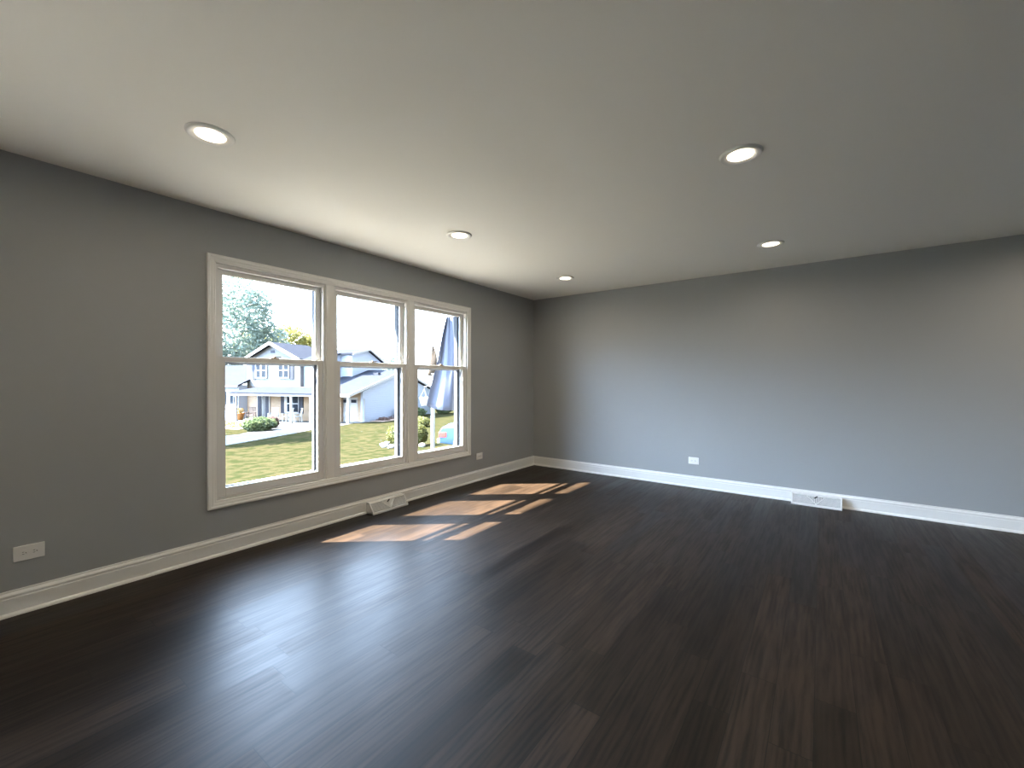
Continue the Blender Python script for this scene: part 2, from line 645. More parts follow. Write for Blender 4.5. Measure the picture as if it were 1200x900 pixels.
for i in range(3):
    y0 = U0 + i * (UNIT_W + MULL)
    y1 = y0 + UNIT_W
    w = bpy.data.objects.new('window_%d' % (i + 1), None)
    COL.objects.link(w)
    w.location = (0, y0, Z0)
    struct(w, ['leftmost white double-hung window, facing the house and tree', 'middle white double-hung window, facing the blue garage wall',
               'rightmost white double-hung window, with a striped flag beyond'][i], 'window')
    W, T = UNIT_W, Z1 - Z0
    f = MB()
    f.ring(-.052, -.006, 0, W, 0, T, .016, .016, .012, .012)
    f.box(-.052, -.008, .016, W - .016, T - .028, T - .012)
    fo = f.build('window_frame', M['vinyl'], w)
    # screw holes in the jamb
    d = MB()
    d.lathe([(.0001, 0), (.0045, 0), (.0045, .0015), (.0001, .0015)], (-.024, W - .0175, T - .07), 12, 1)
    d.build('jamb_screw', M['dark'], fo)
    # outer storm frame with its own meeting rail and sill lip
    s = MB()
    s.ring(-.150, -.128, .0, W, 0, T, .034, .034, .030, .045)
    s.build('storm_frame', M['storm'], w)
    s = MB()
    s.box(-.150, -.128, .034, W - .034, .972, .998)
    s.box(-.150, -.128, .034, W - .034, .030, .066)
    s.box(-WT - .03, -.054, 0, W, -.005, .026)
    s.build('storm_rail', M['storm_light'], w)
    s = MB()
    s.box(-.200, -.052, 0, .014, .026, T)
    s.box(-.200, -.052, W - .014, W, .026, T)
    s.box(-.200, -.052, .014, W - .014, T - .012, T)
    s.build('outer_jamb', M['jamb'], w)
    # lower sash (inner track) and upper sash (outer track)
    lo = MB()
    lo.ring(-.024, -.012, .017, W - .017, .014, 1.022, .047, .047, .064, .038, .002)
    lo.box(-.012, -.008, .20, W - .20, .985, .993)
    lso = lo.build('lower_sash', M['vinyl'], w)
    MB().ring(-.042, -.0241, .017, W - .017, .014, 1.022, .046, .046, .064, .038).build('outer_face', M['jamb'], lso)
    hi = MB()
    hi.ring(-.066, -.054, .017, W - .017, .985, T - .013, .047, .047, .036, .050, .002)
    hso = hi.build('upper_sash', M['vinyl'], w)
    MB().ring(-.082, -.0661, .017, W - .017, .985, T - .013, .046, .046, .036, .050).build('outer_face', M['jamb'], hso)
    g = MB().box(-.023, -.020, .062, W - .062, .076, .986)
    g.build('pane', M['glass'], lso)
    g = MB().box(-.065, -.062, .062, W - .062, 1.019, T - .061)
    g.build('pane', M['glass'], hso)
    k = MB()
    k.box(-.036, -.012, W / 2 - .032, W / 2 + .032, 1.022, 1.028, .002)
    k.lathe([(.012, 1.028), (.012, 1.036), (.008, 1.040)], (-.024, W / 2, 0), 16)
    k.bar((-.024, W / 2, 1.035), (-.016, W / 2 + .045, 1.035), .009, .006)
    k.build('sash_lock', M['lock'], w)


w = MB().ring(-.15, .02, W4A, W4B, Z0, Z1, .06, .06, .06, .06).box(-.10, -.06, (W4A + W4B) / 2 - .03, (W4A + W4B) / 2 + .03, Z0 + .06, Z1 - .06).build('window_4', M['trim'])  # unseen window added to bring more daylight into the room
struct(w, 'added white window behind the viewer, letting in extra daylight', 'window')
MB().box(-.085, -.080, W4A + .06, W4B - .06, Z0 + .06, Z1 - .06).build('pane', M['glass'], w)

# ------------------------------------------------------------------ recessed ceiling lights
def ceiling_light(x, y, label, power=LAMP_POWER):
    t = thing('recessed_light', label, 'ceiling light', (x, y, H), 0, 'recessed ceiling lights')
    MB().lathe([(.102, 0), (.102, -.003), (.097, -.010), (.090, -.012), (.064, -.005), (.064, .0)], seg=48, close=True).build('trim_ring', M['ring'], t, True)
    MB().lathe([(.0635, -.0005), (.063, -.0055), (.045, -.0064), (.001, -.0068)], seg=40).build('diffuser', M['lamp'], t, True)
    ld = bpy.data.lights.new('lamp_glow', 'AREA')
    ld.shape = 'DISK'
    ld.size = 0.11
    ld.energy = power
    ld.spread = R(170)
    ld.color = (1.0, 0.86, 0.68)
    lo = bpy.data.objects.new('lamp_glow', ld)
    COL.objects.link(lo)
    lo.parent = t
    lo.location = (0, 0, -.012)
    return t


ceiling_light(1.035, -4.445, 'large lit recessed ceiling light above the left end of the window wall')
ceiling_light(1.04, -2.695, 'lit recessed ceiling light, middle of the three along the window side')
ceiling_light(1.04, -0.915, 'small lit recessed ceiling light nearest the room corner')
ceiling_light(3.095, -2.72, 'large lit recessed ceiling light at the upper right of the photo')
ceiling_light(3.085, -0.935, 'lit recessed ceiling light near the far wall, right of the corner one')


# unseen fill fixtures added to brighten the right side, stronger than the others
for x, y in ((5.14, -.93), (5.14, -2.71), (5.14, -4.46), (5.14, -6.2)):
    t = ceiling_light(x, y, 'recessed ceiling light', 2.2 * LAMP_POWER)
    del t['label'], t['category'], t['group']
    t['kind'] = 'structure'


# ------------------------------------------------------------------ outlets
def outlet(loc, rz, label):
    """local x runs along the wall, -y out of it"""
    t = thing('wall_outlet', label, 'outlet', loc, rz, 'wall outlets')
    MB().box(-.057, .057, -.006, 0, -.040, .040, .0025).build('cover_plate', M['plate'], t)
    for s in (-1, 1):
        m = MB()
        pr = [(s * .0195 + .0155 * math.cos(a), .0165 * math.sin(a)) for a in [2 * math.pi * k / 24 for k in range(24)]]
        pr = [(max(s * .0195 - .0135, min(s * .0195 + .0135, x)), z) for x, z in pr]
        m.prism(pr, 1, -.0085, -.004)
        rc = m.build('receptacle', M['plate'], t)
        sl = MB()
        sl.box(s * .0195 - .006, s * .0195 + .002, -.0092, -.0080, .0045, .0065)
        sl.box(s * .0195 - .006, s * .0195 + .002, -.0092, -.0080, -.0065, -.0045)
        sl.lathe([(.0001, -.0092), (.0024, -.0092), (.0024, -.008), (.0001, -.008)], (s * .0195 + .008, 0, 0), 12, 1)
        sl.build('slots', M['dark'], rc)
    MB().lathe([(.0001, -.0075), (.003, -.0072), (.003, -.005), (.0001, -.005)], (0, 0, 0), 12, 1).build('screw', M['register'], t)
    return t


outlet((0, -4.95, .316), R(90), 'white outlet plate low on the wall left of the window')
outlet((0, -1.232, .302), R(90), 'small white outlet plate between the window and the room corner')
outlet((2.245, 0, .309), 0, 'white outlet plate on the far grey wall')


# ------------------------------------------------------------------ baseboard heating registers
def register(loc, rz, label, lever):
    """local x along the wall (width .40), -y into the room"""
    t = thing('baseboard_register', label, 'floor vent', loc, rz, 'baseboard vents')
    L = .205
    hs = MB()
    # top flange, bottom lip, end posts of the sloped face
    hs.prism([(-.018, .086), (-.062, .086), (-.066, .094), (-.056, .101), (-.018, .103)], 0, -L, L)
    hs.prism([(-.018, 0), (-.122, 0), (-.122, .014), (-.116, .024), (-.108, .020), (-.018, .006)], 0, -L, L)
    hs.build('housing', M['register'], t)
    for s in (-1, 1):
        e = MB()
        e.prism([(-.018, .0), (-.122, .0), (-.122, .016), (-.117, .026), (-.067, .096), (-.056, .103), (-.018, .104)], 0, s * L - (.004 if s > 0 else 0), s * L + (.004 if s < 0 else 0))
        e.build('end_cap', M['register'], t)

    def face(xx, k):           # point on the sloped face; k = 0 at the bottom, 1 at the top
        return Vector((xx, -.116 + k * .051, .024 + k * .068))
    nrm = Vector((0, -.068, .051)).normalized()
    lv = MB()
    back = [face(-L + .004, .02) - nrm * .008, face(L - .004, .02) - nrm * .008, face(L - .004, .98) - nrm * .008, face(-L + .004, .98) - nrm * .008]
    MB().hexa([p - nrm * .003 for p in back] + [p - nrm * .001 for p in back]).build('vent_shade', M['backing'], t)  # dark grey sheet paints in the shade behind the louvres
    # two fans of fine louvres meeting in a V
    for xx in [i * .011 for i in range(-17, 18)]:
        if abs(xx) < .075:
            k0 = abs(xx) / .075 if abs(xx) > .004 else .0
            lv.bar(face(xx, min(.97, k0 + .03)) - nrm * .005, face(xx, .98) - nrm * .005, .006, .006, nrm)
    for k in [i / 9 for i in range(1, 9)]:
        x_in = .075 * k
        for s in (-1, 1):
            lv.bar(face(s * (x_in + .006), k) - nrm * .005, face(s * (L - .004), k) - nrm * .005, .0045, .006, nrm)
    for s in (-1, 1):
        lv.bar(face(0, .02) - nrm * .002, face(s * .075, .98) - nrm * .002, .006, .008, nrm)
        lv.bar(face(s * (L - .008), .0) - nrm * .001, face(s * (L - .008), 1.0) - nrm * .001, .008, .006, nrm)
    lv.build('louver_panel', M['register'], t)
    if lever:
        MB().bar(face(-.012, .75) - nrm * .002, face(.012, .95) + nrm * .012, .010, .004, nrm).build('damper_lever', M['dark'], t)
    return t


register((0, -2.665, 0), R(90), 'white baseboard vent on the floor under the middle window', True)
register((3.41, 0, 0), 0, 'white baseboard vent on the floor along the far wall', True)

# ------------------------------------------------------------------ outside: the ground and our own eaves
def gz(x, y=0):
    return -1.2 + .03 * x


b = MB()
nx, ny = 44, 44
gv = [[b.bm.verts.new((-WT - .02 - 75 * (i / nx), -40 + 95 * (j / ny), gz(-75 * i / nx) + (.05 * noise.noise(Vector((i * .7, j * .7, 0))) if i else 0))) for j in range(ny + 1)] for i in range(nx + 1)]
for i in range(nx):
    for j in range(ny):
        b.bm.faces.new([gv[i][j], gv[i + 1][j], gv[i + 1][j + 1], gv[i][j + 1]])
lawn = struct(b.build('lawn', M['grass'], smooth=True), 'dry yellow green front lawn outside', 'lawn')

b = MB()
b.prism([(-WT, H + .02), (-.66, H + .02), (-.66, H + .12), (-WT, H + .3)], 1, YF - 3, 3)
b.box(-.70, -.66, YF - 3, 3, H + .005, H + .16)
struct(b.build('eaves', M['out_trim']), 'white soffit and fascia above the window outside', 'eaves')
struct(MB().box(-WT - .02, -WT, YF - 3, W4A, -1.3, H).box(-WT - .02, -WT, W4B, U0 - .02, -1.3, H).box(-WT - .02, -WT, W4A, W4B, -1.3, Z0).box(-WT - .02, -WT, W4A, W4B, Z1, H).box(-WT - .02, -WT, U1 + .02, 3, -1.3, H)
       .box(-WT - .02, -WT, U0 - .02, U1 + .02, -1.3, Z0 - .02).box(-WT - .02, -WT, U0 - .02, U1 + .02, Z1 + .02, H)
       .build('wall_outside', M['out_white']))


struct(MB().box(-.33, -.225, U0 - .085, U0 + .015, -1.1, 2.28).build('trim_4', M['out_trim']), 'added white downspout left of the window, blocking part of the sun', 'trim')  # unseen downspout added to clip the leftmost sun patch


def slab(name, poly, m, lift=.03, thick=.12):
    b = MB()
    top = [b.bm.verts.new((x, y, gz(x) + lift)) for x, y in poly]
    bot = [b.bm.verts.new((x, y, gz(x) + lift - thick)) for x, y in poly]
    b.bm.faces.new(top)
    b.bm.faces.new(bot[::-1])
    n = len(poly)
    for i in range(n):
        b.bm.faces.new([top[i], bot[i], bot[(i + 1) % n], top[(i + 1) % n]])
    return b.build(name, m)


struct(slab('driveway', [(-24.0, 2.0), (-18.0, 1.4), (-19.6, 4.3), (-21.2, 6.9), (-22.6, 8.9), (-23.6, 11.6), (-25.0, 13.6), (-29.2, 12.6), (-29.6, 10.2), (-27.2, 7.9), (-24.0, 5.2)], M['concrete']),
       'pale concrete driveway leading to the house', 'driveway')
struct(slab('bounce_patio', [(-.25, YF - 3), (-.25, 3.5), (-6.2, 2.5), (-6.2, YF - 3)], M['bounce_patio'], .08), 'added concrete terrace below the window, bouncing light to the ceiling', 'terrace')  # unseen slab added to throw sunlight up onto the ceiling
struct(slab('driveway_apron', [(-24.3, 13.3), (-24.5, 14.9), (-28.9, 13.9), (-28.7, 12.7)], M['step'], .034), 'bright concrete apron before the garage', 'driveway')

# ------------------------------------------------------------------ the house across the lawn (local: x along its front, y into it, z up)
HO = (-31.14, 10.30, -2.14)
HR = R(17)
house = thing('house', 'blue and white two-storey house with gabled front and porch', 'house', HO, HR)


def hp(name, mb, m, parent=None):
    return mb.build(name, m, parent or house)


GL, GR, GC = -5.0, 0.9, -2.05
# gabled white front, upper storey
hp('gable_wall', MB().prism([(GL, 2.6), (GR, 2.6), (GR, 5.18), (GC, 6.42), (GL, 5.18)], 1, 1.8, 2.2), M['out_white'])
hp('ground_floor_wall', MB().box(GL, 5.0, 1.8, 2.1, 0, 2.9), M['brick'])
hp('upper_wall', MB().prism([(2.15, 2.4), (5.0, 2.4), (5.0, 5.70), (2.15, 5.05)], 0, GL, 2.2)
   .prism([(5.0, 2.4), (9.2, 2.4), (9.2, 5.05), (7.0, 6.15), (5.0, 5.70)], 0, GL, 3.4), M['out_blue'])
r = MB()
for sx in (-1, 1):
    e = GL - .25 if sx < 0 else GR + .25
    ez = 5.18 - .12
    r.hexa([(e, 1.45, ez), (GC, 1.45, 6.50), (GC, 5.6, 6.50), (e, 5.6, ez), (e, 1.45, ez + .12), (GC, 1.45, 6.64), (GC, 5.6, 6.64), (e, 5.6, ez + .12)])
hp('gable_roof', r, M['roof'])
r = MB()
for sx in (-1, 1):
    e = GL - .25 if sx < 0 else GR + .25
    r.hexa([(e, 1.40, 4.98), (GC, 1.40, 6.40), (GC, 1.47, 6.40), (e, 1.47, 4.98), (e, 1.40, 5.20), (GC, 1.40, 6.66), (GC, 1.47, 6.66), (e, 1.47, 5.20)])
hp('rake_board', r, M['out_trim'])
hp('gable_vent', MB().box(GC - .22, GC + .22, 1.76, 1.82, 5.72, 5.95), M['shutter'])
r = MB()
for e0, e1, va, za, vb, zb in ((GL - .3, 2.4, 1.75, 5.0, 4.7, 5.675), (GL - .3, 3.7, 4.7, 5.675, 7.0, 6.2), (GL - .3, 3.7, 7.0, 6.2, 9.5, 4.95)):
    r.hexa([(e0, va, za), (e1, va, za), (e1, vb, zb), (e0, vb, zb), (e0, va, za + .13), (e1, va, za + .13), (e1, vb, zb + .13), (e0, vb, zb + .13)])
hp('main_roof', r, M['roof'])
r = MB()
for va, za, vb, zb in ((4.7, 5.66, 7.0, 6.19), (7.0, 6.19, 9.5, 4.94)):
    r.hexa([(3.7, va, za - .04), (3.75, va, za - .04), (3.75, vb, zb - .04), (3.7, vb, zb - .04), (3.7, va, za + .15), (3.75, va, za + .15), (3.75, vb, zb + .15), (3.7, vb, zb + .15)])
hp('rake_board', r, M['out_trim'])
# porch roof, beam and posts
r = MB()
r.hexa([(-4.3, -.35, 2.38), (4.4, -.35, 2.34), (4.4, 2.0, 2.82), (-4.3, 2.0, 2.86), (-4.3, -.35, 2.48), (4.4, -.35, 2.44), (3.0, 2.0, 2.92), (-2.9, 2.0, 2.96)])
hp('porch_roof', r, M['roof'])
hp('porch_beam', MB().box(-4.2, 4.3, -.30, -.12, 2.22, 2.42), M['out_trim'])
for px in (-3.7, 2.05, 3.95):
    p = MB()
    p.box(px - .06, px + .06, -.26, -.14, .12, 2.24)
    p.box(px - .09, px + .09, -.29, -.11, .12, .26)
    p.box(px - .08, px + .08, -.28, -.12, 2.12, 2.24)
    hp('porch_post', p, M['out_trim'])
hp('porch_step', MB().box(-4.9, 3.2, -.7, 1.8, -.25, .14, .02), M['step'])
# upper windows with shutters
for wx, sh in ((-3.3, -1), (-.82, 1)):
    f = MB()
    ww, wz0, wz1 = 1.25, 3.62, 4.92
    f.box(wx - ww / 2, wx + ww / 2, 1.70, 1.80, wz0, wz1)
    w = hp('upper_window', f, M['out_trim'])
    for s in (-1, 1):
        for kz in (0, 1):
            xa = wx + s * .30
            za = wz0 + .08 + kz * .62
            hp('pane', MB().box(xa - .22, xa + .22, 1.685, 1.72, za, za + .54), M['out_glass'], w)
    sx = wx + sh * (ww / 2 + .22)
    hp('shutter', MB().box(sx - .19, sx + .19, 1.74, 1.81, wz0 - .1, wz1 + .02), M['shutter'])
# ground floor: door with side panels, porch window with shutters
d = MB().box(-3.76, -2.34, 1.72, 1.82, .14, 2.38)
d = hp('door_surround', d, M['out_trim'])
hp('door', MB().box(-3.14, -2.84, 1.69, 1.73, .16, 2.28), M['out_white'], d)
hp('side_panel', MB().box(-3.64, -3.24, 1.68, 1.74, .16, 2.3), M['shutter'], d)
hp('side_panel', MB().box(-2.76, -2.44, 1.68, 1.74, .16, 2.3), M['shutter'], d)
w = hp('porch_window', MB().box(-.72, .80, 1.70, 1.82, .75, 2.3), M['out_trim'])
hp('pane', MB().box(-.40, .13, 1.68, 1.72, .85, 1.48).box(-.40, .13, 1.68, 1.72, 1.56, 2.22), M['out_glass'], w)
hp('pane', MB().box(.20, .74, 1.68, 1.72, .85, 1.48).box(.20, .74, 1.68, 1.72, 1.56, 2.22), M['out_glass'], w)
hp('shutter', MB().box(-1.12, -.73, 1.72, 1.81, .7, 2.35), M['shutter'])
hp('shutter', MB().box(.81, 1.22, 1.72, 1.81, .7, 2.35), M['shutter'])
# left wing
hp('wing_wall', MB().box(-11.5, GL + .02, 1.0, 8.0, 0, 3.0), M['out_blue'])
r = MB()
r.hexa([(-12, .55, 2.88), (GL + .5, .55, 2.88), (GL + .0, 5, 4.75), (-12, 5, 4.75), (-12, .55, 3.02), (GL + .5, .55, 3.02), (GL, 5, 4.9), (-12, 5, 4.9)])
hp('wing_roof', r, M['roof'])
hp('gutter', MB().box(-12, GL + .55, .45, .57, 2.86, 3.0), M['out_trim'])
w = hp('wing_window', MB().box(-7.6, -6.2, .93, 1.02, 1.25, 2.55), M['out_trim'])
hp('pane', MB().box(-7.5, -6.3, .91, .95, 1.35, 2.45), M['out_glass'], w)
w = hp('wing_window', MB().box(-5.95, -5.05, .93, 1.02, 1.35, 2.5), M['out_trim'])
hp('pane', MB().box(-5.85, -5.54, .91, .95, 1.45, 2.4), M['out_glass'], w)
hp('pane', MB().box(-5.46, -5.15, .91, .95, 1.45, 2.4), M['out_glass'], w)
hp('belt_board', MB().box(-11.5, GL + .03, .94, 1.0, 1.05, 1.2), M['out_trim'])
# garage with its gable end to the right
GX = 6.9
hp('garage_side_wall', MB().prism([(2.0, -.2), (12.2, -.2), (12.2, 2.5), (7.1, 4.12), (2.0, 2.55)], 0, GX - .2, GX), M['out_blue'])
hp('garage_front_wall', MB().box(3.0, 3.3, 2.0, 2.2, -.2, 2.7).box(6.42, GX - .2, 2.0, 2.2, -.2, 2.7).box(3.3, 6.42, 2.0, 2.2, 2.1, 2.7), M['brick'])
g = MB().box(3.3, 6.42, 2.06, 2.14, -.2, 2.1)
for k in range(4):
    for j in range(4):
        g.box(3.42 + k * .76, 4.06 + k * .76, 2.03, 2.08, .02 + j * .52, .42 + j * .52)
g = hp('garage_door', g, M['out_trim'])
for k in range(4):
    hp('pane', MB().box(3.50 + k * .76, 3.98 + k * .76, 2.015, 2.04, 1.68, 1.92), M['out_glass'], g)
r = MB()
r.hexa([(2.4, .15, 2.26), (GX + .3, .15, 2.26), (GX + .3, 7.1, 4.22), (2.4, 7.1, 4.22), (2.4, .15, 2.40), (GX + .3, .15, 2.40), (GX + .3, 7.1, 4.38), (2.4, 7.1, 4.38)])
r.hexa([(2.4, 7.1, 4.22), (GX + .3, 7.1, 4.22), (GX + .3, 12.6, 2.48), (2.4, 12.6, 2.48), (2.4, 7.1, 4.38), (GX + .3, 7.1, 4.38), (GX + .3, 12.6, 2.62), (2.4, 12.6, 2.62)])
hp('garage_roof', r, M['roof'])
r = MB()
r.hexa([(GX + .3, .10, 2.20), (GX + .36, .10, 2.20), (GX + .36, 7.1, 4.18), (GX + .3, 7.1, 4.18), (GX + .3, .10, 2.42), (GX + .36, .10, 2.42), (GX + .36, 7.1, 4.40), (GX + .3, 7.1, 4.40)])
r.hexa([(GX + .3, 7.1, 4.18), (GX + .36, 7.1, 4.18), (GX + .36, 12.65, 2.42), (GX + .3, 12.65, 2.42), (GX + .3, 7.1, 4.40), (GX + .36, 7.1, 4.40), (GX + .36, 12.65, 2.64), (GX + .3, 12.65, 2.64)])
r.box(2.4, GX + .36, .06, .16, 2.22, 2.42)
hp('garage_fascia', r, M['out_trim'])
p = MB()
p.box(GX - .10, GX + .08, .30, .48, -.3, 2.3)
hp('garage_post', p, M['out_trim'])
hp('downspout', MB().tube([(GX + .04, 2.1, 2.0), (GX + .04, 2.1, .0)], .05, 8), M['out_trim'])
hp('downspout', MB().tube([(GX + .04, 9.4, 3.3), (GX + .04, 9.4, -.3)], .05, 8), M['out_trim'])
hp('roof_vent', MB().box(5.35, 5.85, 5.3, 5.6, 3.75, 4.10), M['shutter'])


# ------------------------------------------------------------------ porch furniture and planting by the house
def HW(u, v, w=0.0):
    c, s = math.cos(HR), math.sin(HR)
    return Vector((HO[0] + u * c - v * s, HO[1] + u * s + v * c, HO[2] + w))


def porch_chair(loc, rz, label, m):
    t = thing('porch_chair', label, 'chair', loc, rz, 'chairs on the porch')
    MB().box(-.27, .27, -.25, .27, .40, .44).build('seat', m, t)
    bk = MB()
    for k in range(6):
        bk.bar((-.22 + k * .088, .25, .44), (-.22 + k * .088, .38, 1.05), .05, .02, (0, 1, 0))
    bk.bar((-.28, .38, 1.05), (.28, .38, 1.05), .07, .04)
    bk.build('backrest', m, t)
    for sx in (-1, 1):
        MB().box(sx * .29 - .04, sx * .29 + .04, -.28, .32, .62, .65).build('armrest', m, t)
        for sy in (-.24, .26):
            MB().box(sx * .28 - .03, sx * .28 + .03, sy - .03, sy + .03, .0 if sy < 0 else .0, .63).build('leg', m, t)
    return t


porch_chair(HW(-.95, .85, .14), HR + R(25), 'white slatted chair on the porch right of the door', M['chair'])
porch_chair(HW(.45, .95, .14), HR - R(15), 'pale slatted chair in front of the porch window', M['chair'])
porch_chair(HW(1.45, .95, .14), HR - R(30), 'pale slatted chair on the porch beside the white post', M['chair'])
porch_chair(HW(-3.4, .85, .14), HR + R(30), 'dark wicker chair on the porch left of the door', M['wicker'])
t = thing('planter_pot', 'orange planter pot at the left end of the porch', 'planter', HW(-4.25, .5, .14))
MB().lathe([(.0, 0), (.26, 0), (.36, .5), (.40, .52), (.40, .60), (.34, .60), (.32, .54), (.001, .52)], seg=20).build('pot', M['orange'], t, True)
MB().leaves([((0, 0, .75), (.35, .35, .25))], 120, .10, random.Random(3), .2).build('flowers', M['flower'], t)


def bush(name, label, cat, loc, rad, m, n, size, seed, group=None, core=True):
    t = thing(name, label, cat, loc, 0, group)
    rng = random.Random(seed)
    if core:
        MB().blob((0, 0, rad[2] * .95), (rad[0] * .86, rad[1] * .86, rad[2] * .92), 3, .12, 2.5, seed).build('foliage_core', m, t, True)
    MB().leaves([((0, 0, rad[2]), rad)], n, size, rng, .82).build('foliage', m, t)
    MB().tube([(0, 0, -.1), (.02, .01, rad[2] * .8)], [.05, .03], 8).build('stem', M['bark'], t)
    return t


bush('shrub', 'broad green bush in front of the porch', 'shrub', (-25.6, 6.95, gz(-25.6)), (.95, .95, .44), M['leaf_bush'], 1400, .11, 11)
bush('shrub', 'dull red bush right of the broad green bush', 'shrub', (-26.9, 8.35, gz(-26.9)), (.42, .42, .40), M['leaf_red'], 600, .09, 12)
bush('clipped_bush', 'round clipped bush on the lawn seen through the middle window', 'shrub', (-11.1, 6.42, gz(-11.1)), (.50, .50, .46), M['leaf_round'], 2600, .04, 13)
bush('clipped_bush', 'round clipped bush seen low in the right-hand window', 'shrub', (-10.5, 6.95, gz(-10.5)), (.43, .43, .46), M['leaf_round'], 2400, .04, 14)
bush('clipped_bush', 'yellowish low bush behind the clipped bush in the right-hand window', 'shrub', (-17.6, 13.2, gz(-17.6)), (.85, .7, .34), M['leaf_round'], 1200, .06, 15)
bush('shrub', 'leafy green shrub against the blue garage wall', 'shrub', HW(7.85, 7.2, .10), (.6, 1.6, .48), M['leaf_bush'], 1100, .12, 16)
bush('shrub', 'tall green shrub at the far corner of the garage', 'shrub', HW(8.4, 12.2, .05), (1.0, 1.0, 1.3), M['leaf_bush'], 1100, .14, 17)
t = thing('flower_bed', 'bed of yellow and orange flowers left of the porch', 'flower bed', (-30.4, 7.4, gz(-30.4)), HR)
MB().leaves([((-1.6, 0, .25), (1.2, .6, .3)), ((.4, -.3, .22), (1.2, .6, .28))], 500, .10, random.Random(5), .2).build('flowers', M['flower'], t)
MB().box(-3.0, 1.8, -1.1, .9, -.15, .10, .04).build('soil_border', M['edging'], t)
t = thing('garden_bed', 'low brick-edged bed along the blue garage wall', 'flower bed', HW(7.75, 4.4, .14), HR)
MB().box(-.6, .7, -2.0, 3.5, -.2, .12, .05).build('block_edging', M['edging'], t)
MB().leaves([((0, -1.0, .2), (.5, .6, .16))], 110, .10, random.Random(6), .3).build('plant', M['leaf_red'], t)
MB().leaves([((0, .6, .2), (.5, .7, .2))], 110, .10, random.Random(8), .3).build('plant', M['leaf_red'], t)

rng = random.Random(21)
for k in range(9):
    a = R(150 + k * 26)
    x, y = -10.95 + .98 * math.cos(a), 6.75 + .98 * math.sin(a)
    s = MB().blob((0, 0, .06), (.17, .15, .10), 2, .2, 1.6, k * 1.7).build('edging_stone', M['stone'], smooth=True)
    s.location = (x, y, gz(x))
    s.rotation_euler = (0, 0, a)
    tag(s, 'pale edging stone in the ring round the clipped bushes', 'stone', 'edging stones round the clipped bushes')


def tree(label, loc, trunk_h, blobs, n, size, m, seed):
    t = thing('leafy_tree', label, 'tree', loc)
    rng = random.Random(seed)
    MB().leaves(blobs, n, size, rng, .35).build('crown', m, t)
    tr = MB()
    top = Vector(blobs[0][0])
    tr.tube([(0, 0, -.3), (.1, .05, trunk_h * .5), tuple(top * .8)], [.32, .25, .10], 10)
    for c, rd in blobs[1:]:
        tr.tube([(.1, .05, trunk_h * .6), tuple(Vector(c) * .95)], [.15, .05], 8)
    tr.build('trunk', M['bark'], t)
    return t


tree('large blue green tree behind the left side of the house', (-51.2, 14.2, gz(-51)), 6,
     [((0, 0, 10.5), (5.0, 5.0, 6.5)), ((2.2, 3.0, 6.2), (3.2, 3.2, 3.4)), ((-1, -3, 7), (4, 4, 4)), ((1.5, 1.8, 12.0), (3, 3, 3.0)), ((1.6, 4.2, 8.6), (2.4, 2.0, 2.2))], 12500, .25, M['leaf_blue'], 31)
tree('yellow green tree behind the ridge of the house', (-57.7, 24.2, gz(-57)), 4,
     [((0, 0, 9.4), (3.4, 3.6, 2.7)), ((-2, -3.6, 8.9), (2.8, 3.2, 2.3)), ((1.8, 3.0, 8.6), (2.6, 2.8, 2.2))], 7500, .24, M['leaf_yellow'], 32)
tree('small distant tree beyond the garage roof', (-54.5, 39.0, gz(-54.5)), 2.5,
     [((0, 0, 6.7), (2.2, 2.2, 2.0)), ((1, 1, 5.8), (1.6, 1.6, 1.6))], 900, .3, M['leaf_blue'], 33)
tree('shade tree standing to the left, out past the window edge', (-26.0, .2, gz(-26)), 4,
     [((0, 0, 7.0), (3.4, 3.4, 2.6)), ((1.5, -2, 6.2), (2.4, 2.4, 2.0)), ((2.6, 1.0, 6.0), (2.2, 2.2, 1.8))], 5200, .26, M['leaf_bush'], 34)


# ------------------------------------------------------------------ things seen through the right-hand window
# striped flag hanging from a slanted pole fixed beside the window
def flag_mat():
    m = bpy.data.materials.new('blue grey striped cloth')
    m.use_nodes = True
    nt = m.node_tree
    b = bsdf(m)
    b.inputs['Roughness'].default_value = 0.9
    uv = nt.nodes.new('ShaderNodeUVMap')
    sp = nt.nodes.new('ShaderNodeSeparateXYZ')
    nt.links.new(uv.outputs[0], sp.inputs[0])
    fr = math_node(nt, 'FRACT', math_node(nt, 'MULTIPLY', sp.outputs[0], 6.5))
    st = maprange(nt, fr, .62, .70)
    c = mixc(nt, st, (.07, .082, .12), (.14, .16, .21))
    nt.links.new(c, b.inputs['Base Color'])
    tr = nt.nodes.new('ShaderNodeBsdfTranslucent')
    nt.links.new(c, tr.inputs[0])
    mx = nt.nodes.new('ShaderNodeMixShader')
    mx.inputs[0].default_value = .25
    nt.links.new(b.outputs[0], mx.inputs[1])
    nt.links.new(tr.outputs[0], mx.inputs[2])
    nt.links.new(mx.outputs[0], nt.nodes['Material Output'].inputs[0])
    return m


